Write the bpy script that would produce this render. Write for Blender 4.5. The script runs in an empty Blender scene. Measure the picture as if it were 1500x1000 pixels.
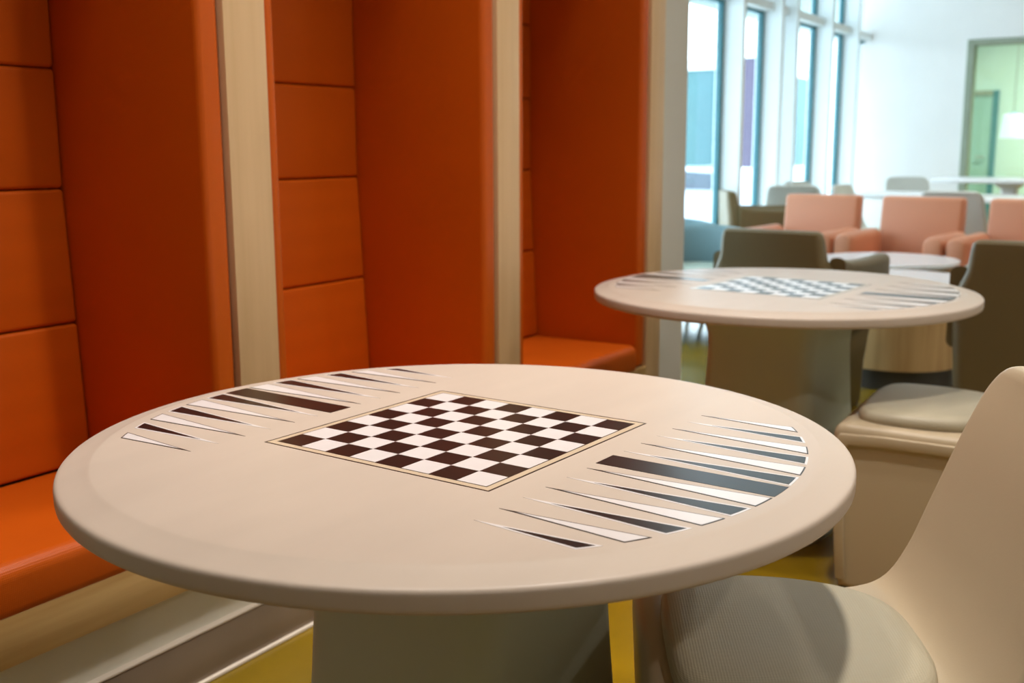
import bpy, bmesh, math, random
from mathutils import Vector, Matrix, Euler
random.seed(4)
R = math.radians
S = bpy.context.scene
COL = S.collection

# ------------------------------------------------------------------ camera
cam_d = bpy.data.cameras.new('camera')
cam = bpy.data.objects.new('camera', cam_d); COL.objects.link(cam)
cam_d.sensor_width = 36.0
cam_d.lens = 36.0 * 1589.8 / 1500.0
rot = Euler((R(90 - 10.183), 0, R(32.415 - 90)), 'XYZ').to_matrix() @ Matrix.Rotation(R(-0.26), 3, 'Z')
cam.matrix_world = Matrix.Translation((0, 0, 1.16)) @ rot.to_4x4()
cam_d.dof.use_dof = True
cam_d.dof.focus_distance = 1.50
cam_d.dof.aperture_fstop = 5.0
cam_d.clip_start = 0.05
S.camera = cam

# ------------------------------------------------------------------ world (bright overcast sky)
W = bpy.data.worlds.new('overcast_sky'); S.world = W
W.use_nodes = True
bg = W.node_tree.nodes['Background']
bg.inputs['Color'].default_value = (0.84, 0.94, 1.0, 1)
bg.inputs['Strength'].default_value = 6.4

S.view_settings.view_transform = 'Standard'
S.view_settings.look = 'None'
S.view_settings.gamma = 1.0
S.view_settings.use_curve_mapping = False
S.view_settings.exposure = 0.0

CEIL = 3.6
DOWNLIGHT_POWER = 76.0
DOWNLIGHT_COLOR = (1.0, 0.90, 0.80)

# ------------------------------------------------------------------ helpers
def tag(o, label=None, cat=None, group=None, kind=None):
    if label: o['label'] = label
    if cat: o['category'] = cat
    if group: o['group'] = group
    if kind: o['kind'] = kind
    return o

def empty(name, loc=(0, 0, 0), rz=0.0):
    o = bpy.data.objects.new(name, None); COL.objects.link(o)
    o.location = loc; o.rotation_euler = (0, 0, rz)
    o.empty_display_size = 0.1
    return o

def to_mesh(name, bm, m, smooth=None):
    bmesh.ops.recalc_face_normals(bm, faces=bm.faces)
    me = bpy.data.meshes.new(name)
    bm.to_mesh(me); bm.free()
    if smooth is not None:
        for p in me.polygons: p.use_smooth = True
        me.set_sharp_from_angle(angle=R(smooth))
    if m: me.materials.append(m)
    return me

def obj(name, bm, m, parent=None, smooth=35, loc=None, rz=None):
    me = to_mesh(name, bm, m, smooth) if isinstance(bm, bmesh.types.BMesh) else bm
    o = bpy.data.objects.new(name, me); COL.objects.link(o)
    if parent: o.parent = parent
    if loc is not None: o.location = loc
    if rz is not None: o.rotation_euler = (0, 0, rz)
    return o

def kids(o):
    return [c for c in bpy.data.objects if c.parent == o]

def copy_tree(o, parent=None):
    c = o.copy(); COL.objects.link(c); c.parent = parent
    for ch in kids(o): copy_tree(ch, c)
    return c

def rbox(x0, x1, y0, y1, z0, z1, bev=0.0, seg=3, bm=None):
    new = bm is None
    b = bmesh.new()
    bmesh.ops.create_cube(b, size=1)
    for v in b.verts:
        v.co = Vector(((x0 + x1) / 2 + v.co.x * (x1 - x0), (y0 + y1) / 2 + v.co.y * (y1 - y0), (z0 + z1) / 2 + v.co.z * (z1 - z0)))
    if bev > 0:
        bmesh.ops.bevel(b, geom=list(b.edges), offset=bev, segments=seg, profile=0.5, affect='EDGES')
    if new: return b
    tmp = bpy.data.meshes.new('t'); b.to_mesh(tmp); b.free(); bm.from_mesh(tmp); bpy.data.meshes.remove(tmp)
    return bm

def lathe(prof, seg=96, bm=None):
    bm = bm or bmesh.new()
    rings = []
    for r, z in prof:
        if r < 1e-6: rings.append([bm.verts.new((0, 0, z))])
        else: rings.append([bm.verts.new((r * math.cos(2 * math.pi * k / seg), r * math.sin(2 * math.pi * k / seg), z)) for k in range(seg)])
    for a, b in zip(rings, rings[1:]):
        for k in range(seg):
            k2 = (k + 1) % seg
            if len(a) == 1 and len(b) == 1: continue
            if len(a) == 1: bm.faces.new((a[0], b[k], b[k2]))
            elif len(b) == 1: bm.faces.new((a[k], a[k2], b[0]))
            else: bm.faces.new((a[k], a[k2], b[k2], b[k]))
    return bm

def loft(rings, cap=True):
    bm = bmesh.new()
    vs = [[bm.verts.new(p) for p in r] for r in rings]
    n = len(rings[0])
    for a, b in zip(vs, vs[1:]):
        for k in range(n):
            bm.faces.new((a[k], a[(k + 1) % n], b[(k + 1) % n], b[k]))
    if cap:
        bm.faces.new(vs[0][::-1]); bm.faces.new(vs[-1])
    return bm

def rsq(h, hy, r, z, n=8):
    """rounded rectangle ring"""
    pts = []
    for q, (sx, sy) in enumerate(((1, 1), (-1, 1), (-1, -1), (1, -1))):
        for k in range(n + 1):
            a = math.pi / 2 * (q + k / n)
            pts.append((sx * (h - r) + r * math.cos(a), sy * (hy - r) + r * math.sin(a), z))
    return pts

def prism(poly, z0, z1):
    bm = bmesh.new()
    lo = [bm.verts.new((x, y, z0)) for x, y in poly]; hi = [bm.verts.new((x, y, z1)) for x, y in poly]
    n = len(poly)
    bm.faces.new(hi); bm.faces.new(lo[::-1])
    for k in range(n): bm.faces.new((lo[k], lo[(k + 1) % n], hi[(k + 1) % n], hi[k]))
    return bm

def tube(pts, r, seg=10, bm=None):
    bm = bm or bmesh.new(); rings = []
    pts = [Vector(p) for p in pts]
    for i, p in enumerate(pts):
        d = (pts[min(i + 1, len(pts) - 1)] - pts[max(i - 1, 0)]).normalized()
        up = Vector((0, 0, 1)) if abs(d.z) < .9 else Vector((1, 0, 0))
        s = d.cross(up).normalized(); t = s.cross(d)
        rings.append([bm.verts.new(p + r * (math.cos(2 * math.pi * k / seg) * s + math.sin(2 * math.pi * k / seg) * t)) for k in range(seg)])
    for a, b in zip(rings, rings[1:]):
        for k in range(seg): bm.faces.new((a[k], a[(k + 1) % seg], b[(k + 1) % seg], b[k]))
    bm.faces.new(rings[0][::-1]); bm.faces.new(rings[-1])
    return bm

# ------------------------------------------------------------------ materials
def mat(name, col, rough=0.5, spec=0.5, coat=0.0, coat_rough=0.1, noise=0.0, nscale=8.0, nstretch=(1, 1, 1), bump=0.0, bscale=200.0, bstretch=(1, 1, 1), col2=None, metal=0.0, sheen=0.0):
    m = bpy.data.materials.new(name); m.use_nodes = True
    nt = m.node_tree; b = nt.nodes['Principled BSDF']
    b.inputs['Base Color'].default_value = (*col, 1)
    b.inputs['Roughness'].default_value = rough
    b.inputs['Specular IOR Level'].default_value = spec
    b.inputs['Coat Weight'].default_value = coat
    b.inputs['Coat Roughness'].default_value = coat_rough
    b.inputs['Metallic'].default_value = metal
    b.inputs['Sheen Weight'].default_value = sheen
    tc = nt.nodes.new('ShaderNodeTexCoord')
    def mapped(st):
        mp = nt.nodes.new('ShaderNodeMapping'); mp.inputs['Scale'].default_value = st
        nt.links.new(tc.outputs['Object'], mp.inputs['Vector']); return mp
    if noise > 0 or col2:
        n = nt.nodes.new('ShaderNodeTexNoise'); n.inputs['Scale'].default_value = nscale; n.inputs['Detail'].default_value = 6
        nt.links.new(mapped(nstretch).outputs['Vector'], n.inputs['Vector'])
        mx = nt.nodes.new('ShaderNodeMix'); mx.data_type = 'RGBA'
        c2 = col2 or tuple(c * (1 - noise) for c in col)
        mx.inputs['A'].default_value = (*col, 1); mx.inputs['B'].default_value = (*c2, 1)
        rmp = nt.nodes.new('ShaderNodeMapRange'); rmp.inputs['From Min'].default_value = .35; rmp.inputs['From Max'].default_value = .65
        nt.links.new(n.outputs['Fac'], rmp.inputs['Value']); nt.links.new(rmp.outputs['Result'], mx.inputs['Factor'])
        nt.links.new(mx.outputs['Result'], b.inputs['Base Color'])
    if bump > 0:
        n = nt.nodes.new('ShaderNodeTexNoise'); n.inputs['Scale'].default_value = bscale; n.inputs['Detail'].default_value = 3
        nt.links.new(mapped(bstretch).outputs['Vector'], n.inputs['Vector'])
        bp = nt.nodes.new('ShaderNodeBump'); bp.inputs['Strength'].default_value = bump; bp.inputs['Distance'].default_value = .002
        nt.links.new(n.outputs['Fac'], bp.inputs['Height']); nt.links.new(bp.outputs['Normal'], b.inputs['Normal'])
    return m

def weave(name, col, rough, bump, scale, col_var=0.12, spec=0.4, pattern=(1, 1, 1)):
    """crossed fine threads: two wave textures drive bump and a faint colour change"""
    m = mat(name, col, rough, spec)
    nt = m.node_tree; b = nt.nodes['Principled BSDF']
    tc = nt.nodes.new('ShaderNodeTexCoord')
    mp = nt.nodes.new('ShaderNodeMapping'); mp.inputs['Scale'].default_value = pattern
    nt.links.new(tc.outputs['Object'], mp.inputs['Vector'])
    outs = []
    for ax in ('X', 'Y', 'Z'):
        w = nt.nodes.new('ShaderNodeTexWave'); w.bands_direction = ax; w.inputs['Scale'].default_value = scale
        w.inputs['Distortion'].default_value = .6; w.inputs['Detail'].default_value = 1
        nt.links.new(mp.outputs['Vector'], w.inputs['Vector']); outs.append(w.outputs['Fac'])
    a = nt.nodes.new('ShaderNodeMath'); a.operation = 'ADD'; nt.links.new(outs[0], a.inputs[0]); nt.links.new(outs[1], a.inputs[1])
    a2 = nt.nodes.new('ShaderNodeMath'); a2.operation = 'ADD'; nt.links.new(a.outputs[0], a2.inputs[0]); nt.links.new(outs[2], a2.inputs[1])
    d = nt.nodes.new('ShaderNodeMath'); d.operation = 'DIVIDE'; d.inputs[1].default_value = 3; nt.links.new(a2.outputs[0], d.inputs[0])
    bp = nt.nodes.new('ShaderNodeBump'); bp.inputs['Strength'].default_value = bump; bp.inputs['Distance'].default_value = .001
    nt.links.new(d.outputs[0], bp.inputs['Height']); nt.links.new(bp.outputs['Normal'], b.inputs['Normal'])
    n = nt.nodes.new('ShaderNodeTexNoise'); n.inputs['Scale'].default_value = 5; nt.links.new(tc.outputs['Object'], n.inputs['Vector'])
    s = nt.nodes.new('ShaderNodeMath'); s.operation = 'ADD'; nt.links.new(d.outputs[0], s.inputs[0]); nt.links.new(n.outputs['Fac'], s.inputs[1])
    mx = nt.nodes.new('ShaderNodeMix'); mx.data_type = 'RGBA'
    mx.inputs['A'].default_value = (*[c * (1 - col_var) for c in col], 1); mx.inputs['B'].default_value = (*[min(1, c * (1 + col_var)) for c in col], 1)
    h = nt.nodes.new('ShaderNodeMath'); h.operation = 'MULTIPLY'; h.inputs[1].default_value = .5; nt.links.new(s.outputs[0], h.inputs[0])
    nt.links.new(h.outputs[0], mx.inputs['Factor']); nt.links.new(mx.outputs['Result'], b.inputs['Base Color'])
    return m

def wood(name, c1, c2, axis, rough=0.4):
    st = [26, 26, 26]; st['XYZ'.index(axis)] = 1.6
    return mat(name, c1, rough, .4, noise=.2, nscale=1.0, nstretch=st, col2=c2, bump=.15, bscale=1.0, bstretch=[s * 6 for s in st])

def glass(name, tint=(1, 1, 1), refl=0.12):
    m = bpy.data.materials.new(name); m.use_nodes = True; nt = m.node_tree
    for n in list(nt.nodes): nt.nodes.remove(n)
    o = nt.nodes.new('ShaderNodeOutputMaterial'); mx = nt.nodes.new('ShaderNodeMixShader')
    t = nt.nodes.new('ShaderNodeBsdfTransparent'); t.inputs['Color'].default_value = (*tint, 1)
    g = nt.nodes.new('ShaderNodeBsdfGlossy'); g.inputs['Roughness'].default_value = 0.02
    mx.inputs['Fac'].default_value = refl
    nt.links.new(t.outputs[0], mx.inputs[1]); nt.links.new(g.outputs[0], mx.inputs[2]); nt.links.new(mx.outputs[0], o.inputs['Surface'])
    return m

def emit(name, col, s):
    m = bpy.data.materials.new(name); m.use_nodes = True; nt = m.node_tree
    b = nt.nodes['Principled BSDF']; b.inputs['Base Color'].default_value = (*col, 1)
    b.inputs['Emission Color'].default_value = (*col, 1); b.inputs['Emission Strength'].default_value = s
    return m

M = dict(
    laminate=mat('cream_solid_surface', (.52, .445, .385), .44, .30, noise=.05, nscale=3, nstretch=(1, 4, 1), coat=.05, coat_rough=.25),
    plinth=mat('beige_moulded_plastic_base', (.50, .54, .45), .45, .4, bump=.06, bscale=260),
    ink_dark=mat('dark_brown_print', (.018, .010, .008), .33, .4, coat=.15, coat_rough=.25, noise=.2, nscale=60),
    ink_white=mat('white_print', (.72, .70, .72), .34, .5, coat=.3, coat_rough=.25, noise=.03, nscale=20),
    ink_tan=mat('tan_print', (.60, .50, .37), .34, .5, coat=.25, coat_rough=.22, noise=.04, nscale=20),
    orange=weave('orange_woven_vinyl', (.55, .094, .002), .42, .35, 85, .13, .35),
    wood_v=wood('maple_vertical_grain', (.72, .50, .29), (.65, .44, .24), 'Z'),
    wood_x=wood('maple_horizontal_grain', (.60, .40, .17), (.46, .28, .10), 'X'),
    wood_drum=wood('oak_drum_veneer', (.62, .42, .20), (.48, .30, .13), 'Z', .35),
    wall=mat('white_wall_paint', (.86, .86, .82), .6, .3, noise=.02, nscale=4, bump=.03, bscale=300),
    wall_pier=mat('pale_grey_pier_paint', (.62, .61, .56), .6, .3, noise=.02, nscale=4),
    wall_taupe=mat('taupe_wall_paint', (.70, .66, .58), .6, .3, noise=.03, nscale=4),
    wall_far=mat('white_far_wall_paint', (.90, .87, .86), .6, .3, noise=.02, nscale=3),
    kick=mat('pale_grey_green_paint', (.74, .72, .63), .45, .4, noise=.04, nscale=5),
    rubber=mat('grey_brown_rubber_base', (.27, .21, .16), .42, .5, noise=.08, nscale=6),
    caulk=mat('pale_sealant_line', (.75, .68, .60), .5, .3, noise=.03, nscale=30),
    floor=mat('olive_stained_concrete', (.27, .165, .004), .26, .5, noise=.3, nscale=2.2, col2=(.20, .13, .005), coat=.3, coat_rough=.12, bump=.03, bscale=60),
    ceiling=mat('white_ceiling', (.85, .84, .80), .7, .2, noise=.02, nscale=5),
    shell=mat('beige_moulded_plastic', (.49, .405, .28), .42, .45, bump=.05, bscale=320),
    shell2=mat('taupe_moulded_plastic', (.165, .12, .052), .45, .45, bump=.05, bscale=320),
    shell_far=mat('pale_grey_moulded_plastic', (.58, .58, .54), .4, .45, noise=.03, nscale=10),
    pad=weave('sage_linen_vinyl', (.44, .405, .305), .45, .40, 80, .10, .4),
    salmon=weave('orange_vinyl_lounge', (.62, .25, .135), .45, .2, 110, .06, .4),
    blue=weave('blue_grey_vinyl', (.20, .32, .36), .5, .2, 110, .06, .4),
    mint=weave('mint_vinyl', (.52, .62, .55), .5, .2, 110, .06, .4),
    white_top=mat('white_laminate_top', (.85, .86, .88), .25, .5, noise=.02, nscale=10, coat=.3),
    dark_metal=mat('dark_metal_plinth', (.05, .045, .04), .35, .5, noise=.1, nscale=20),
    mullion=mat('white_mullion_paint', (.88, .93, .95), .4, .4, noise=.02, nscale=10),
    alu=mat('teal_grey_anodised_frame', (.05, .22, .27), .35, .5, noise=.08, nscale=14),
    pane=glass('clear_window_glass', (.88, .95, .98), .06),
    pane_in=glass('interior_partition_glass', (.86, .98, .90), .05),
    frame=mat('sage_grey_door_frame', (.30, .34, .26), .45, .4, noise=.04, nscale=10),
    green=mat('pale_green_wall_paint', (.66, .83, .83), .6, .3, noise=.02, nscale=3),
    door=mat('teal_painted_door', (.32, .52, .48), .4, .4, noise=.03, nscale=4),
    trim=mat('white_trim', (.8, .8, .78), .4, .4, noise=.02, nscale=10),
    lampshade=emit('lit_white_lamp_shade', (.80, .88, 1.0), .55),
    downlight=emit('downlight_lens', (1, .86, .7), 6),
    steel=mat('brushed_steel', (.6, .6, .6), .3, .5, metal=1, noise=.05, nscale=40),
    ext_ground=mat('pale_concrete_paving', (.72, .74, .74), .8, .2, noise=.06, nscale=2),
    ext_teal=mat('aqua_metal_cladding', (.07, .16, .18), .5, .3, noise=.06, nscale=2),
    ext_white=mat('white_render', (.86, .88, .88), .7, .2, noise=.03, nscale=2),
    ext_plum=mat('plum_cladding', (.085, .065, .11), .6, .3, noise=.06, nscale=2),
    ext_soffit=mat('grey_green_soffit', (.40, .46, .42), .6, .3, noise=.05, nscale=2),
    car=mat('silver_blue_car_paint', (.55, .60, .72), .25, .5, coat=.8, noise=.02, nscale=5),
    tyre=mat('black_rubber', (.02, .02, .02), .7, .3, noise=.1, nscale=20),
    car_glass=mat('dark_car_glass', (.03, .05, .08), .08, .6, noise=.1, nscale=5),
)

# ------------------------------------------------------------------ room shell
YW, XW = 3.30, 12.52            # window wall and far wall
Y0 = 1.745                     # front of the booths
def struct(name, bm, m, parent=None, smooth=35):
    o = obj(name, bm, m, parent, smooth)
    if parent is None: o['kind'] = 'structure'
    return o

struct('floor', rbox(-3.0, 16.2, -5.0, YW + .25, -.12, 0), M['floor'])
struct('ceiling', rbox(-3.0, 16.2, -5.0, YW + .25, CEIL, CEIL + .12), M['ceiling'])
struct('wall_back', rbox(-3.12, -3.0, -5.0, YW + .25, 0, CEIL), M['wall_taupe'])
struct('wall_right', rbox(-3.0, 16.2, -5.12, -5.0, 0, CEIL), M['wall_taupe'])
wl = struct('wall_left', rbox(-3.0, 4.047, 2.31, 2.45, 0, CEIL), M['wall'])
struct('wall_left_pier', rbox(3.824, 4.047, Y0 + .004, 2.31, 0, CEIL, .004, 1), M['wall_pier'])
struct('wall_left_return', rbox(3.90, 4.047, 2.45, YW + .25, 0, CEIL), M['wall'])
struct('wall_left_bulkhead', rbox(.60, 3.824, Y0 + .01, 2.31, 2.42, CEIL), M['wall'])
struct('wall_left_near', rbox(-3.0, .60, Y0 + .01, 2.31, 0, CEIL), M['wall'])
# far wall with an opening (door_1) for Y in [0.55, 1.98], z < 2.11
DY0, DY1, DZ = .68, 2.253, 2.24
struct('wall_far_left', rbox(XW, XW + .14, DY1, YW + .25, 0, CEIL), M['wall_far'])
struct('wall_far_right', rbox(XW, XW + .14, -5.0, DY0, 0, CEIL), M['wall_far'])
struct('wall_far_header', rbox(XW, XW + .14, DY0, DY1, DZ, CEIL), M['wall_far'])
# room behind the opening
struct('wall_green', rbox(15.48, 15.60, -1.2, YW + .25, 0, CEIL), M['green'])
struct('wall_green_side', rbox(XW + .14, 15.48, YW + .02, YW + .25, 0, CEIL), M['green'])
struct('wall_green_end', rbox(XW + .14, 15.48, -1.2, -1.08, 0, CEIL), M['green'])

# baseboard of the booths: rubber base with pale sealant at the floor
bb = struct('baseboard_left', rbox(.62, 3.82, 1.765, 1.80, .006, .118, .004, 2), M['rubber'])
obj('baseboard_cap', rbox(.62, 3.82, 1.763, 1.80, .1165, .1215, .001, 1), M['caulk'], bb)
obj('sealant_line', rbox(.62, 3.82, 1.757, 1.80, .0, .009, .002, 1), M['caulk'], bb)

# window wall: posts placed along X, panes between, transom at z 2.15
TR = 2.287
KW = YW / 2.9
posts = [p * KW for p in (5.25, 6.18, 7.33, 8.13, 8.49, 9.42, 10.23)]      # start of each teal frame edge
wide = [.06] * 7              # white post width after the edge
edges = []
x = 4.047
n = 1
for px, pw in zip(posts, wide):
    edges.append((x, px)); x = px + .05 + pw
edges.append((x, XW))
struct('trim_1', rbox(4.047, XW, YW, YW + .12, 0, .07, .004, 1), M['mullion'])            # sill
struct('trim_2', rbox(4.047, XW, YW - .05, YW + .10, TR, TR + .075, .004, 1), M['mullion'])   # transom
struct('trim_3', rbox(4.047, XW, YW - .03, YW + .12, CEIL - .10, CEIL, .004, 1), M['mullion'])
for i, (a, b) in enumerate(edges):
    w = empty('window_%d' % (i + 1), ((a + b) / 2, YW, 0)); w['kind'] = 'structure'
    cx = (a + b) / 2
    for (za, zb) in ((.07, TR), (TR + .075, CEIL - .10)):
        if b - a > .05: obj('pane', rbox(a - cx, b - cx, .055, .063, za, zb), M['pane'], w)
    if i < len(posts):
        px, pw = posts[i], wide[i]
        obj('window_frame', rbox(px - cx, px + .05 - cx, .030, .070, .07, CEIL - .10, .004, 1), M['alu'], w)
        obj('mullion', rbox(px + .05 - cx, px + .05 + pw - cx, -.13, .10, .07, CEIL - .10, .004, 1), M['mullion'], w)
    obj('bottom_rail', rbox(a - cx, b - cx, .03, .09, .07, .12, .003, 1), M['alu'], w)
    obj('transom_edge', rbox(a - cx, b - cx, .03, .09, TR - .03, TR, .003, 1), M['alu'], w)

# door opening frame with glass in the far wall
d1 = empty('door_1', (XW, (DY0 + DY1) / 2, 0)); d1['kind'] = 'structure'
cy = (DY0 + DY1) / 2
obj('frame_jamb', rbox(-.03, .17, DY1 - cy - .07, DY1 - cy, 0, DZ, .004, 1), M['frame'], d1)
obj('frame_jamb', rbox(-.03, .17, DY0 - cy, DY0 - cy + .07, 0, DZ, .004, 1), M['frame'], d1)
obj('frame_head', rbox(-.03, .17, DY0 - cy + .07, DY1 - cy - .07, DZ - .06, DZ, .004, 1), M['frame'], d1)
obj('pane', rbox(.06, .068, DY0 - cy + .07, DY1 - cy - .07, 0.01, DZ - .06), M['pane_in'], d1)
# teal door in the green room
d2 = empty('door_2', (15.48, 2.79, 0)); d2['kind'] = 'structure'
obj('door_leaf', rbox(-.045, -.005, -.36, .36, .01, 1.78, .003, 1), M['door'], d2)
obj('door_frame', rbox(-.06, 0, .36, .40, 0, 1.845, .003, 1), M['alu'], d2)
obj('door_frame', rbox(-.06, 0, -.43, -.36, 0, 1.845, .003, 1), M['alu'], d2)
obj('door_head', rbox(-.06, 0, -.36, .36, 1.78, 1.845, .003, 1), M['frame'], d2)
dh = obj('door_handle', tube([(-.045, -.30, 1.0), (-.09, -.30, 1.0), (-.09, -.20, 1.0)], .010), M['steel'], d2)

# ------------------------------------------------------------------ booths
PL = [.607, 1.642, 2.677, 3.702]      # left edge of each maple post
PWID = .120
def backY(z): return 2.185 + (2.215 - 2.185) * min(1, max(0, (z - .427) / (1.07 - .427)))
ZB = [.427, .760, 1.070, 1.338, 1.610, 1.880, 2.150, 2.415]
PADL, PADR = .068, .034
div_labels = ['orange padded divider with maple post at the near end of the booths',
              'orange padded divider with maple post rising just behind the nearest game table',
              'orange padded divider with maple post between the middle and farthest booths',
              'last orange padded divider with maple post beside the white wall end']
for i, p in enumerate(PL):
    d = empty('booth_divider', (p, Y0, 0))
    tag(d, div_labels[i], 'divider', 'padded dividers between the booths')
    obj('post', rbox(0, PWID, 0, .045, .235, 2.415, .0025, 2), M['wood_v'], d)
    obj('core', rbox(.012, PWID - .012, .045, .55, .125, 2.415), M['wood_x'], d)
    if i > 0:
        obj('side_pad', rbox(-PADL, -.007, .004, .545, .338, 2.412, .017, 5), M['orange'], d)
    if i < 3:
        obj('side_pad', rbox(PWID + .003, PWID + PADR, .006, .545, .338, 2.412, .013, 4), M['orange'], d)
    obj('kick_panel', rbox(0, PWID, .035, .06, .119, .235), M['kick'], d)
    for (q0, q1) in ([(-PADL, 0)] if i > 0 else []) + ([(PWID, PWID + PADR)] if i < 3 else []):
        obj('rail_end', rbox(q0, q1, 0, .040, .237, .333, .0015, 1), M['wood_x'], d)
        obj('kick_end', rbox(q0, q1, .035, .06, .119, .237), M['kick'], d)
    if i == 3:
        obj('end_trim', rbox(PWID - .002, PWID + .001, .0, .05, .0, .235), M['wood_v'], d)

booth_labels = ['near orange booth bench at the left edge with maple seat rail',
                'middle orange booth bench whose seat is hidden behind the near table',
                'farthest orange booth bench with its seat cushion showing past the near table']
for i in range(3):
    xa = PL[i] + PWID + PADR; xb = PL[i + 1] - PADL
    cx = (xa + xb) / 2
    b = empty('booth_bench', (cx, Y0, 0))
    tag(b, booth_labels[i], 'bench', 'orange upholstered booths')
    hw = (xb - xa) / 2
    obj('seat_cushion', rbox(-hw + .002, hw - .002, -.002, 2.205 - Y0, .317, .427, .030, 6), M['orange'], b)
    px0, px1 = -hw, hw
    obj('seat_rail', rbox(px0, px1, 0, .040, .237, .333, .0025, 2), M['wood_x'], b)
    obj('seat_deck', rbox(px0, px1, .040, .54, .28, .316), M['wood_x'], b)
    obj('kick_panel', rbox(px0, px1, .035, .06, .119, .237), M['kick'], b)
    for k in range(len(ZB) - 1):
        z0, z1 = ZB[k] + .0012, ZB[k + 1] - .0012
        bm = rbox(-hw + .001, hw - .001, 0, .08, z0, z1, .010, 4)
        for v in bm.verts: v.co.y += backY(v.co.z) - Y0
        obj('back_panel', bm, M['orange'], b)

# ------------------------------------------------------------------ game tables
TZ = .735
def make_table():
    t = empty('game_table')
    prof = [(0, TZ), (.30, TZ), (.515, TZ), (.524, TZ), (.5275, TZ - .0005), (.5310, TZ - .0017), (.545, TZ - .0050), (.558, TZ - .0078), (.5645, TZ - .0092), (.5678, TZ - .0103),
            (.5698, TZ - .0122), (.5709, TZ - .0148), (.5713, TZ - .0180), (.5713, TZ - .0300), (.5708, TZ - .0340), (.5690, TZ - .0368), (.5655, TZ - .0386), (.558, TZ - .0393), (.30, TZ - .0395), (0, TZ - .0395)]
    top = obj('table_top', lathe(prof, 160), M['laminate'], t, smooth=50)
    # flat printing, a hair proud of the top: chessboard
    SA, SB = .0478, .0475
    zt = TZ + .0004
    sq_d = to_mesh('chess_square', rbox(-SA / 2, SA / 2, -SB / 2, SB / 2, -.0006, 0), M['ink_dark'])
    sq_w = to_mesh('chess_square', rbox(-SA / 2, SA / 2, -SB / 2, SB / 2, -.0006, 0), M['ink_white'])
    for i in range(8):
        for j in range(8):
            obj('chess_square', sq_d if (i + j) % 2 == 0 else sq_w, None, top, loc=((i - 3.5) * SA, -(j - 3.5) * SB, zt))
    def ring(h0x, h0y, w, z):
        bm = bmesh.new()
        rbox(-h0x, h0x, h0y - w, h0y, z - .0006, z, bm=bm); rbox(-h0x, h0x, -h0y, -h0y + w, z - .0006, z, bm=bm)
        rbox(h0x - w, h0x, -h0y + w, h0y - w, z - .0006, z, bm=bm); rbox(-h0x, -h0x + w, -h0y + w, h0y - w, z - .0006, z, bm=bm)
        return bm
    obj('inner_border', ring(4 * SA + .0018, 4 * SB + .0018, .0018, zt - .0001), M['ink_dark'], top)
    obj('border_band', ring(4 * SA + .0122, 4 * SB + .0122, .0104, zt - .0002), M['ink_tan'], top)
    obj('outer_border', ring(4 * SA + .0150, 4 * SB + .0150, .0028, zt - .0001), M['ink_dark'], top)
    # backgammon points: apex at b=.253, base on an arc of radius .507
    AR, AP, K = .507, .253, .0815
    def pt_poly(a0, t):
        apex = AP + (t / math.sin(math.atan(K)) if t else 0)
        rad = AR - t
        def hit(s):
            lo, hi = apex, .6
            for _ in range(50):
                m_ = (lo + hi) / 2
                if math.hypot(a0 + s * K * (m_ - apex), m_) < rad: lo = m_
                else: hi = m_
            return a0 + s * K * (lo - apex), lo
        p1, p2 = hit(-1), hit(1)
        mid = ((p1[0] + p2[0]) / 2,); mid = (mid[0], math.sqrt(rad * rad - mid[0] ** 2))
        return [(a0, apex), p2, mid, p1]
    for side in (1, -1):
        for k in range(12):
            a0 = (.05 * (k - 6) if k < 6 else .05 * (k - 5))          # -.30 ... .30
            white = (k % 2 == 0)
            # side -1 runs w,b,w.. from a=-.30; the other side is its half-turn copy
            outer = pt_poly(a0, 0); inner = pt_poly(a0, .0020 if white else .0034)
            f = (lambda P: [(x_, y_) for x_, y_ in P]) if side == 1 else (lambda P: [(-x_, -y_) for x_, y_ in P])
            obj('backgammon_point_outline', prism(f(outer), zt - .0006, zt), M['ink_dark'] if white else M['ink_white'], top, smooth=None)
            obj('backgammon_point', prism(f(inner), zt - .0005, zt + .0002), M['ink_white'] if white else M['ink_dark'], top, smooth=None)
        bar = [(-.0235, .251), (.0235, .251), (.0235, math.sqrt(AR ** 2 - .0235 ** 2)), (0, AR), (-.0235, math.sqrt(AR ** 2 - .0235 ** 2))]
        obj('backgammon_bar', prism([(side * x_, side * y_) for x_, y_ in bar], zt - .0006, zt), M['ink_dark'], top, smooth=None)
    hs = [(0.0, .205, .06), (.012, .207, .06), (.05, .203, .06), (.20, .192, .055), (.38, .181, .052), (.50, .175, .05), (.56, .173, .05), (.595, .175, .05), (.620, .181, .052), (.645, .192, .056), (.670, .208, .06), (.6965, .232, .065)]
    obj('pedestal', loft([rsq(h, h, r, z) for z, h, r in hs]), M['plinth'], t, smooth=40)
    # raised seam lines down two corners, as moulded
    return t
t1 = make_table()
t2 = copy_tree(t1)
t1.location = (1.301, .918, 0); t1.rotation_euler.z = R(-3.0)
t2.location = (3.225, 1.07, 0); t2.rotation_euler.z = R(-5.5)
tag(t1, 'nearest round cream game table printed with chessboard and backgammon points', 'table', 'round game tables')
tag(t2, 'second round cream game table farther back, beside the last booth', 'table', 'round game tables')

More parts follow.
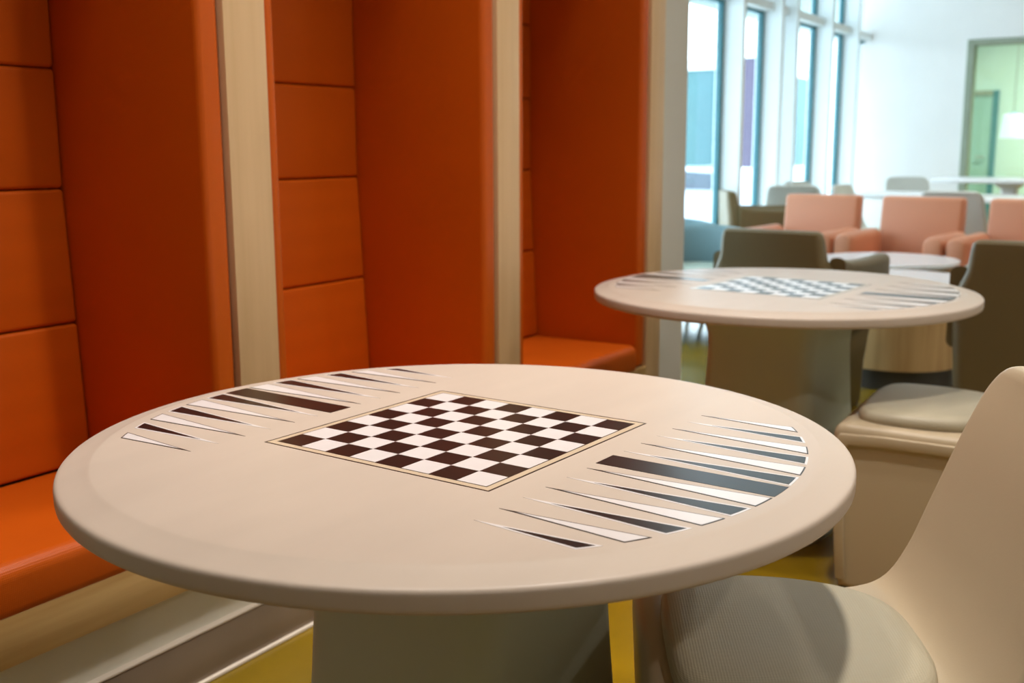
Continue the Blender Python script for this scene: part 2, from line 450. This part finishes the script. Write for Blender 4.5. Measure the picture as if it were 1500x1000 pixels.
# ------------------------------------------------------------------ moulded side chair
def offset_poly(P, d):
    n = len(P); out = []
    area = sum(P[i][0] * P[(i + 1) % n][1] - P[(i + 1) % n][0] * P[i][1] for i in range(n))
    s = 1 if area > 0 else -1
    for i in range(n):
        a, b, c = Vector(P[i - 1]), Vector(P[i]), Vector(P[(i + 1) % n])
        d1 = (b - a).normalized(); d2 = (c - b).normalized()
        n1 = Vector((-d1.y, d1.x)) * s; n2 = Vector((-d2.y, d2.x)) * s
        m = (n1 + n2)
        if m.length < 1e-6: m = n1
        m.normalize()
        k = max(.45, m.dot(n1))
        out.append(tuple(b + m * d / k))
    return out

def spline(P, n=8):
    out = []
    for i in range(len(P) - 1):
        p0, p1, p2, p3 = [Vector(P[max(0, min(len(P) - 1, j))]) for j in (i - 1, i, i + 1, i + 2)]
        for k in range(n):
            t = k / n
            out.append(tuple(.5 * ((2 * p1) + (-p0 + p2) * t + (2 * p0 - 5 * p1 + 4 * p2 - p3) * t * t + (-p0 + 3 * p1 - 3 * p2 + p3) * t ** 3)))
    out.append(tuple(P[-1])); return out

def make_chair(shell, padm):
    c = empty('moulded_chair')
    # side profile (y forward, z up), counter-clockwise seen from the right
    front = [(.200, 0.0), (.212, .12), (.220, .30), (.225, .405)]
    lip = spline([(.225, .405), (.224, .430), (.214, .447), (.195, .455)], 4)[1:]
    seat = spline([(.195, .455), (.08, .452), (-.06, .450), (-.135, .455), (-.180, .476), (-.212, .530), (-.240, .610), (-.275, .720), (-.305, .800), (-.313, .822)], 6)[1:]
    topc = spline([(-.313, .822), (-.322, .836), (-.340, .838), (-.351, .826)], 4)[1:]
    rear = spline([(-.351, .826), (-.325, .720), (-.300, .600), (-.280, .480), (-.262, .300), (-.240, .120), (-.225, 0.0)], 5)[1:]
    prof = front + lip + seat + topc + rear
    def hw(z):
        if z < .45: w = .232 + .018 * (z / .45)
        elif z < .60: w = .250 - .012 * (z - .45) / .15
        else: w = .238 - .030 * (z - .60) / .235
        if z > .775: w -= .055 * (1 - math.sqrt(max(0, 1 - ((z - .775) / .064) ** 2)))
        return w
    rr = .022
    steps = [-90, -75, -60, -45, -30, -15, 0]
    rings = []
    def slice_(sgn, ang):
        s = math.sin(R(ang)); ins = rr * (1 - math.cos(R(ang)))
        Q = offset_poly(prof, ins) if ins > 1e-5 else prof
        return [(sgn * (hw(z) - rr + rr * abs(s)), y, z) for y, z in Q]
    for a in steps: rings.append(slice_(-1, a))
    for f_ in (-.6, -.3, 0, .3, .6):
        rings.append([(f_ * (hw(z) - rr), y, z) for y, z in prof])
    for a in steps[::-1]: rings.append(slice_(1, a))
    bm = loft(rings, cap=True)
    # scoop the seat and the back a little
    for v in bm.verts:
        x_, y_, z_ = v.co
        if z_ > .46 and y_ > -.36:
            front_y = -.17 - (z_ - .46) * .4
            if y_ > front_y - .035: v.co.y -= .012 * (1 - min(1, abs(x_) / .23) ** 2)
    tri = [f for f in bm.faces if len(f.verts) > 4]
    bmesh.ops.triangulate(bm, faces=tri)
    obj('shell', bm, shell, c, smooth=32)
    # raised rim that frames the recessed side of the base
    for sx in (-1, 1):
        outer = [(.203, .03), (.214, .20), (.2215, .398), (.205, .428), (.10, .432), (-.10, .430), (-.245, .430), (-.232, .03)]
        inner = [(.178, .03), (.188, .20), (.1945, .380), (.182, .400), (.10, .404), (-.10, .402), (-.218, .402), (-.207, .03)]
        bm = bmesh.new()
        o_, i_, o2, i2 = [], [], [], []
        for (P_, L_, dx) in ((outer, o_, -.003), (inner, i_, -.003)):
            for y, z in P_: L_.append(bm.verts.new((sx * (hw(z) + dx), y, z)))
        for (P_, L_, dx) in ((outer, o2, .010), (inner, i2, .010)):
            Q_ = P_
            for y, z in Q_: L_.append(bm.verts.new((sx * (hw(z) + dx), y, z)))
        n = len(outer)
        for k in range(n - 1):
            bm.faces.new((o2[k], o2[k + 1], i2[k + 1], i2[k]))
            bm.faces.new((o_[k], o_[k + 1], o2[k + 1], o2[k]))
            bm.faces.new((i_[k], i_[k + 1], i2[k + 1], i2[k]))
            bm.faces.new((o_[k], o_[k + 1], i_[k + 1], i_[k]))
        bm.faces.new((o_[0], o2[0], i2[0], i_[0])); bm.faces.new((o_[-1], o2[-1], i2[-1], i_[-1]))
        bmesh.ops.recalc_face_normals(bm, faces=bm.faces)
        bmesh.ops.bevel(bm, geom=list(bm.edges), offset=.0022, segments=2, affect='EDGES', profile=.5)
        obj('side_rim', bm, shell, c, smooth=60)
    # seat pad: rounded-front, narrower rounded rear
    def pad_ring(ins, z):
        pts = []
        ctrl = [(.0, .190), (.10, .188), (.165, .178), (.198, .150), (.212, .09), (.208, .0), (.185, -.08), (.145, -.138), (.08, -.165), (0, -.170)]
        full = spline(ctrl, 5)
        full = full + [(-x_, y_) for x_, y_ in full[-2:0:-1]]
        kx, ky = (.212 - ins) / .212, (.18 - ins) / .18
        return [(x_ * kx, .01 + (y_ - .01) * ky, z) for x_, y_ in full]
    zs = .452
    prs = [(0.008, zs - .004), (.001, zs + .003), (-.001, zs + .012), (.001, zs + .020), (.006, zs + .027), (.014, zs + .031), (.028, zs + .034), (.06, zs + .036), (.12, zs + .037)]
    obj('seat_pad', loft([pad_ring(i_, z_) for i_, z_ in prs]), padm, c, smooth=50)
    return c

def place(o, x, y, rz, label, cat, group=None):
    o.location = (x, y, 0); o.rotation_euler = (0, 0, rz); tag(o, label, cat, group); return o

ch1 = make_chair(M['shell'], M['pad'])
CHG = 'moulded chairs at the game tables'
ch2 = copy_tree(ch1)
place(ch1, 1.435, .43, math.atan2(.48, .877), 'beige moulded chair with sage seat pad pulled up to the nearest table', 'chair', CHG)
place(ch2, 3.005, .545, R(2), 'beige moulded chair pushed under the second table, its solid side showing', 'chair', CHG)

# ------------------------------------------------------------------ moulded lounge chair with arms
def make_lounge(shell, padm):
    c = empty('moulded_lounge_chair')
    obj('base', loft([rsq(.30, .30, .06, z) if False else [(x_, y_ + .02, z) for x_, y_, z in rsq(h, h2, .06, z)] for z, h, h2 in ((0, .20, .22), (.02, .21, .23), (.20, .215, .24), (.36, .228, .26), (.42, .228, .26))]), shell, c)
    rings = []
    for z, yf, yb, w, r in ((.0, -.16, -.30, .24, .05), (.30, -.16, -.335, .262, .05), (.45, -.19, -.345, .272, .05), (.60, -.23, -.355, .272, .04), (.66, -.25, -.358, .250, .04), (.70, -.265, -.36, .232, .035), (.78, -.285, -.365, .222, .03), (.805, -.292, -.365, .215, .028), (.815, -.305, -.355, .20, .02)):
        cy_ = (yf + yb) / 2; h = (yf - yb) / 2
        rings.append([(x_, y_ + cy_, z) for x_, y_, _ in rsq(w, h, min(r, h * .9), z)])
    obj('backrest', loft(rings), shell, c, smooth=45)
    for sx in (-1, 1):
        rings = []
        for y, zt_, zb, w in ((-.27, .71, .40, .036), (-.18, .690, .39, .038), (0, .685, .39, .040), (.12, .688, .40, .040), (.22, .692, .41, .038), (.245, .688, .42, .034), (.258, .66, .45, .024)):
            h = (zt_ - zb) / 2; zc = (zt_ + zb) / 2
            rings.append([(sx * (.262 + x_), y, zc + z_) for x_, z_, _ in rsq(w, h, w * .8, 0, 6)])
        obj('arm', loft(rings), shell, c, smooth=50)
    obj('seat_pad', rbox(-.220, .220, -.18, .27, .415, .475, .026, 4), padm, c)
    return c
LG = 'moulded lounge chairs around the drum tables'
la = make_lounge(M['shell2'], M['pad'])
lb = copy_tree(la)
place(la, 4.71, 1.47, R(-96), 'taupe moulded lounge chair with back to camera behind the second table top', 'chair', LG)
place(lb, 4.61, .50, R(-88), 'taupe moulded lounge chair with back to camera at the right edge', 'chair', LG)

# ------------------------------------------------------------------ drum side tables
def drum(x, y, r, h, label):
    t = empty('drum_table', (x, y, 0)); tag(t, label, 'table', 'round drum tables')
    obj('table_top', lathe([(0, h), (r - .006, h), (r, h - .006), (r, h - .020), (r - .006, h - .026), (0, h - .026)], 64), M['white_top'], t)
    obj('drum', lathe([(0, h - .026), (r - .035, h - .026), (r - .035, .10), (0, .10)], 64), M['wood_drum'], t)
    obj('plinth', lathe([(0, .10), (r - .055, .10), (r - .055, 0), (0, 0)], 64), M['dark_metal'], t)
    return t
drum(5.52, 1.24, .335, .52, 'white topped oak drum table nearer, seen under the second game table')
drum(6.38, 1.50, .385, .52, 'white topped oak drum table in front of the orange armchairs')

# ------------------------------------------------------------------ orange lounge armchairs
def make_armchair():
    c = empty('lounge_armchair')
    hw = .335
    for sx in (-1, 1):
        rings = []
        for y in (-.218, -.212, -.19, .30, .345, .36, .365):
            ins = {-.218: .02, -.212: .008, .365: .03, .36: .012, .345: .003}.get(y, 0)
            ring = []
            for k in range(13):
                a = math.pi * k / 12
                ring.append((sx * (hw - .060) + (.058 - ins) * math.cos(a), y, .565 + (.050 - ins) * math.sin(a)))
            ring += [(sx * (hw - .060) - (.058 - ins), y, .10 + ins), (sx * (hw - .060) + (.058 - ins), y, .10 + ins)]
            rings.append(ring)
        obj('arm', loft(rings), M['salmon'], c, smooth=40)
    obj('seat_cushion', rbox(-.213, .213, -.20, .36, .30, .44, .035, 4), M['salmon'], c)
    obj('base', rbox(-.213, .213, -.30, .33, .10, .30, .01, 2), M['salmon'], c)
    bm = rbox(-.264, .264, -.345, -.225, .12, .82, .026, 4)
    for v in bm.verts: v.co.y -= .075 * max(0, v.co.z - .30) / .52
    obj('back_cushion', bm, M['salmon'], c)
    for sx in (-1, 1):
        for sy in (-.27, .30):
            obj('leg', lathe([(0, 0), (.016, 0), (.022, .10), (0, .10)], 12), M['dark_metal'], c, loc=(sx * .27, sy, 0))
    return c
ac = make_armchair()
acs = [ac, copy_tree(ac), copy_tree(ac)]
AL = ['leftmost of the three orange vinyl armchairs in a row by the windows', 'middle of the three orange vinyl armchairs in a row', 'rightmost orange vinyl armchair, cut off by the right edge']
for o, (x, y), l in zip(acs, [(7.27 - k * .684 * .087, 2.28 - k * .684 * .996) for k in range(3)], AL):
    place(o, x, y, R(90 - 5), l, 'armchair', 'orange lounge armchairs')

# ------------------------------------------------------------------ blue-grey tub chairs
def make_tub():
    c = empty('tub_chair')
    rings = []
    N = 26
    for k in range(N + 1):
        a = R(-35) + (math.pi + R(70)) * k / N            # open at +y
        t = abs(k / N - .5) * 2
        top = .675 - .11 * t ** 2.2
        ca, sa = math.cos(a), -math.sin(a)
        ring = []
        for (dr, z) in ((0, .14), (.0, .30), (.012, top - .06), (.006, top - .018), (-.012, top - .003), (-.035, top), (-.06, top - .010), (-.075, top - .04), (-.078, .40), (-.075, .20)):
            r_ = .345 + dr
            ring.append((r_ * ca, r_ * sa * .96 + .02, z))
        rings.append(ring)
    obj('shell', loft(rings), M['blue'], c, smooth=50)
    obj('seat_cushion', lathe([(0, .455), (.20, .452), (.25, .442), (.268, .42), (.268, .33), (.25, .30), (0, .30)], 40), M['mint'], c, loc=(0, .03, 0))
    obj('base', lathe([(0, .30), (.25, .30), (.24, .14), (0, .14)], 32), M['blue'], c, loc=(0, .02, 0))
    for a in (45, 135, 225, 315):
        obj('leg', tube([(.20 * math.cos(R(a)), .20 * math.sin(R(a)) + .02, .15), (.24 * math.cos(R(a)), .24 * math.sin(R(a)) + .02, 0)], .014, 8), M['dark_metal'], c)
    return c
tb = make_tub(); tbs = [tb, copy_tree(tb), copy_tree(tb)]
TL = ['blue-grey tub chair with mint seat half hidden by the white wall end', 'blue-grey tub chair farther back by the windows, rounded back showing', 'blue-grey tub chair peeking over the taupe lounge chair at right']
for o, (x, y, rz), l in zip(tbs, ((6.15, 2.55, R(112)), (6.68, 2.98, R(128)), (5.95, .55, R(-80))), TL):
    place(o, x, y, rz, l, 'chair', 'blue-grey tub chairs')

# ------------------------------------------------------------------ far dining area
far_src = make_chair(M['shell_far'], M['mint'])
fars = [(9.15, 2.95, R(-75), 'pale moulded chair by the window wall, showing left of the first armchair back'),
        (9.10, 2.22, R(175), 'pale moulded chair showing in the gap between the first and middle orange armchairs'),
        (11.30, 2.45, R(115), 'pale moulded chair against the white far wall, left of the green doorway'),
        (8.50, 1.50, R(-92), 'pale grey moulded chair back rising behind the right end of the middle armchair'),
        (9.75, 2.84, R(165), 'pale moulded chair farthest along the window wall')]
for k, (x, y, rz, l) in enumerate(fars):
    o = far_src if k == 0 else copy_tree(far_src)
    place(o, x, y, rz, l, 'chair', 'pale chairs in the far dining area')
lc = copy_tree(la)
place(lc, 8.25, 2.86, R(-150), 'taupe moulded lounge chair beyond the leftmost orange armchair', 'chair', LG)

def dining_table(x, y, lx, ly, h, label):
    t = empty('dining_table', (x, y, 0)); tag(t, label, 'table', 'white dining tables at the far end')
    obj('table_top', rbox(-lx / 2, lx / 2, -ly / 2, ly / 2, h - .04, h, .012, 3), M['white_top'], t)
    obj('pedestal', loft([rsq(a, a, a * .5, z) for z, a in ((.03, .09), (.2, .07), (h - .1, .07), (h - .04, .14))]), M['white_top'], t)
    obj('foot', lathe([(0, .03), (.26, .03), (.28, .0), (0, 0)], 32), M['dark_metal'], t)
dining_table(9.50, 1.30, .8, .8, .75, 'white dining table behind the rightmost orange armchair')
dining_table(10.75, 1.50, .8, 1.2, .86, 'taller white dining table in front of the green doorway')
dining_table(10.10, 2.32, .75, .75, .74, 'small white dining table behind the middle orange armchair')

# pendant lamp in the green room
pl = empty('pendant_lamp', (14.22, 2.00, -.11)); tag(pl, 'white drum pendant lamp hanging in the green room', 'lamp')
obj('shade', lathe([(.075, 1.62), (.115, 1.615), (.145, 1.34), (.138, 1.34), (.108, 1.605), (.075, 1.61)], 32), M['lampshade'], pl)
obj('cord', tube([(0, 0, 1.62), (0, 0, CEIL + .11)], .006, 6), M['steel'], pl)
obj('socket', lathe([(0, 1.64), (.03, 1.64), (.08, 1.60), (.08, 1.59), (0, 1.59)], 16), M['alu'], pl)

# ------------------------------------------------------------------ ceiling downlights (trim + lens + the lamp itself); most are unseen, added for fill
def downlight(x, y, power, label, spread=110, r=.085):
    d = empty('downlight', (x, y, CEIL)); tag(d, label, 'lamp', 'recessed ceiling downlights')
    obj('trim_ring', lathe([(r, -.002), (r + .03, -.006), (r + .03, 0), (r, 0)], 32), M['trim'], d)
    obj('lens', lathe([(0, -.001), (r, -.001), (r, 0.0), (0, 0.0)], 32), M['downlight'], d)
    l = bpy.data.lights.new('downlight_lamp', 'AREA'); l.shape = 'DISK'; l.size = r * 2
    l.energy = power; l.color = DOWNLIGHT_COLOR; l.spread = R(spread)
    o = bpy.data.objects.new('downlight_lamp', l); COL.objects.link(o); o.parent = d; o.location = (0, 0, -.010)
names = 'first second third fourth'.split()
for (x, y, k, sp, lab) in ((1.85, .50, .245, 92, 'over the nearest game table'), (4.10, .30, .11, 130, 'beyond the second game table'),
                       (.30, -2.4, .42, 150, 'added as ambient fill behind and right of the camera'), (2.40, -2.4, .36, 150, 'added as ambient fill over the open floor right of the nearest table'),  # open-floor row: unseen lamps added only for ambient fill
                       (4.50, -2.4, .30, 150, 'added as ambient fill over the open floor right of the second table'), (6.60, -2.4, .30, 150, 'added as ambient fill over the open floor right of the armchairs'),
                       (1.10, 1.32, .072, 62, 'added close to the booths to brighten the near bench'), (2.15, 1.32, .054, 62, 'added close to the booths to brighten the middle bench'),  # booth row: unseen lamps added to brighten the seats
                       (3.20, 1.32, .056, 62, 'added close to the booths to brighten the farthest bench'),
                       (8.60, 1.10, .25, 120, 'added as fill over the nearest far-end dining table'), (9.90, -.6, .40, 150, 'added as fill near the far wall end of the room')):  # far end: unseen lamps added to even out the ambient light
    downlight(x, y, DOWNLIGHT_POWER * k, 'recessed round ceiling downlight ' + lab, sp)
for k, y in enumerate((1.9, .4)):
    downlight(14.0, y, DOWNLIGHT_POWER * .85, 'recessed downlight added to light the green room, %s from the windows' % names[k])  # unseen lamps added to brighten this room

# ------------------------------------------------------------------ outside
G = -.6
struct('ground_outside', rbox(-20, 80, YW + .26, 60, G - .2, G), M['ext_ground'])
cn = empty('entrance_canopy', (8, 4.15, 2.70)); tag(cn, 'grey-green canopy soffit outside along the windows', 'canopy')
obj('slab', rbox(-4.5, 12, -.58, .75, .04, .22, .01, 1), M['ext_soffit'], cn)
obj('fascia', rbox(-4.5, 12, .75, .80, -.02, .30, .01, 1), M['ext_white'], cn)

def building(x, y, lx, ly, z1, m, label, band=None, nwin=0):
    b = empty('building', (x, y, G)); tag(b, label, 'building')
    obj('wall', rbox(0, lx, 0, ly, 0, z1 - G, .02, 1), m, b)
    obj('parapet', rbox(-.1, lx + .1, -.1, ly + .1, z1 - G, z1 - G + .35, .02, 1), M['ext_white'], b)
    obj('plinth', rbox(-.05, lx + .05, -.05, ly + .05, 0, .9, .02, 1), M['ext_white'], b)
    for k in range(nwin):
        obj('panel_joint', rbox(-.02, .0, .8 + k * 1.6, .84 + k * 1.6, .9, z1 - G), M['ext_white'], b)
    return b
building(38.5, 14.7, 10, 9.0, 3.9, M['ext_teal'], 'aqua clad building seen through the first window pane')
building(36.0, 12.7, 1.8, 1.25, 4.05, M['ext_plum'], 'plum clad block seen through the second window pane')
building(60, 2.0, 12, 10.0, 3.2, M['ext_white'], 'pale building far beyond the last windows')

car = empty('car', (20.6, 8.25, G), R(75)); tag(car, 'silver-blue parked car outside the first window pane', 'car')
prof = [(-2.1, .28), (-2.15, .55), (-2.05, .80), (-1.3, .88), (-.75, 1.30), (.55, 1.36), (1.25, .95), (1.95, .85), (2.15, .62), (2.12, .28)]
rings = []
for s, ins in ((-.86, .03), (-.82, 0), (.82, 0), (.86, .03)):
    rings.append([(x_ * (1 - ins * .3), s * (1 if z_ < .95 else .85), z_ - (ins if z_ > .5 else -ins)) for x_, z_ in prof])
obj('body', loft(rings), M['car'], car)
for sy in (-1, 1):
    w_ = [(-1.15, .92), (-.72, 1.23), (.50, 1.28), (1.05, .95)]
    bm = bmesh.new()
    vs = [bm.verts.new((x_, sy * (.86 if z_ < 1 else .75), z_)) for x_, z_ in w_]; v2 = [bm.verts.new((x_, sy * (.88 if z_ < 1 else .77), z_)) for x_, z_ in w_]
    bm.faces.new(vs); bm.faces.new(v2[::-1])
    for k in range(4): bm.faces.new((vs[k], vs[(k + 1) % 4], v2[(k + 1) % 4], v2[k]))
    obj('side_window', bm, M['car_glass'], car)
    for x_ in (-1.35, 1.35):
        bm = lathe([(0, -.10), (.24, -.10), (.32, -.07), (.32, .07), (.24, .10), (0, .10)], 24)
        bmesh.ops.rotate(bm, verts=bm.verts, cent=(0, 0, 0), matrix=Matrix.Rotation(R(90), 3, 'X'))
        obj('wheel', bm, M['tyre'], car, loc=(x_, sy * .80, .32))
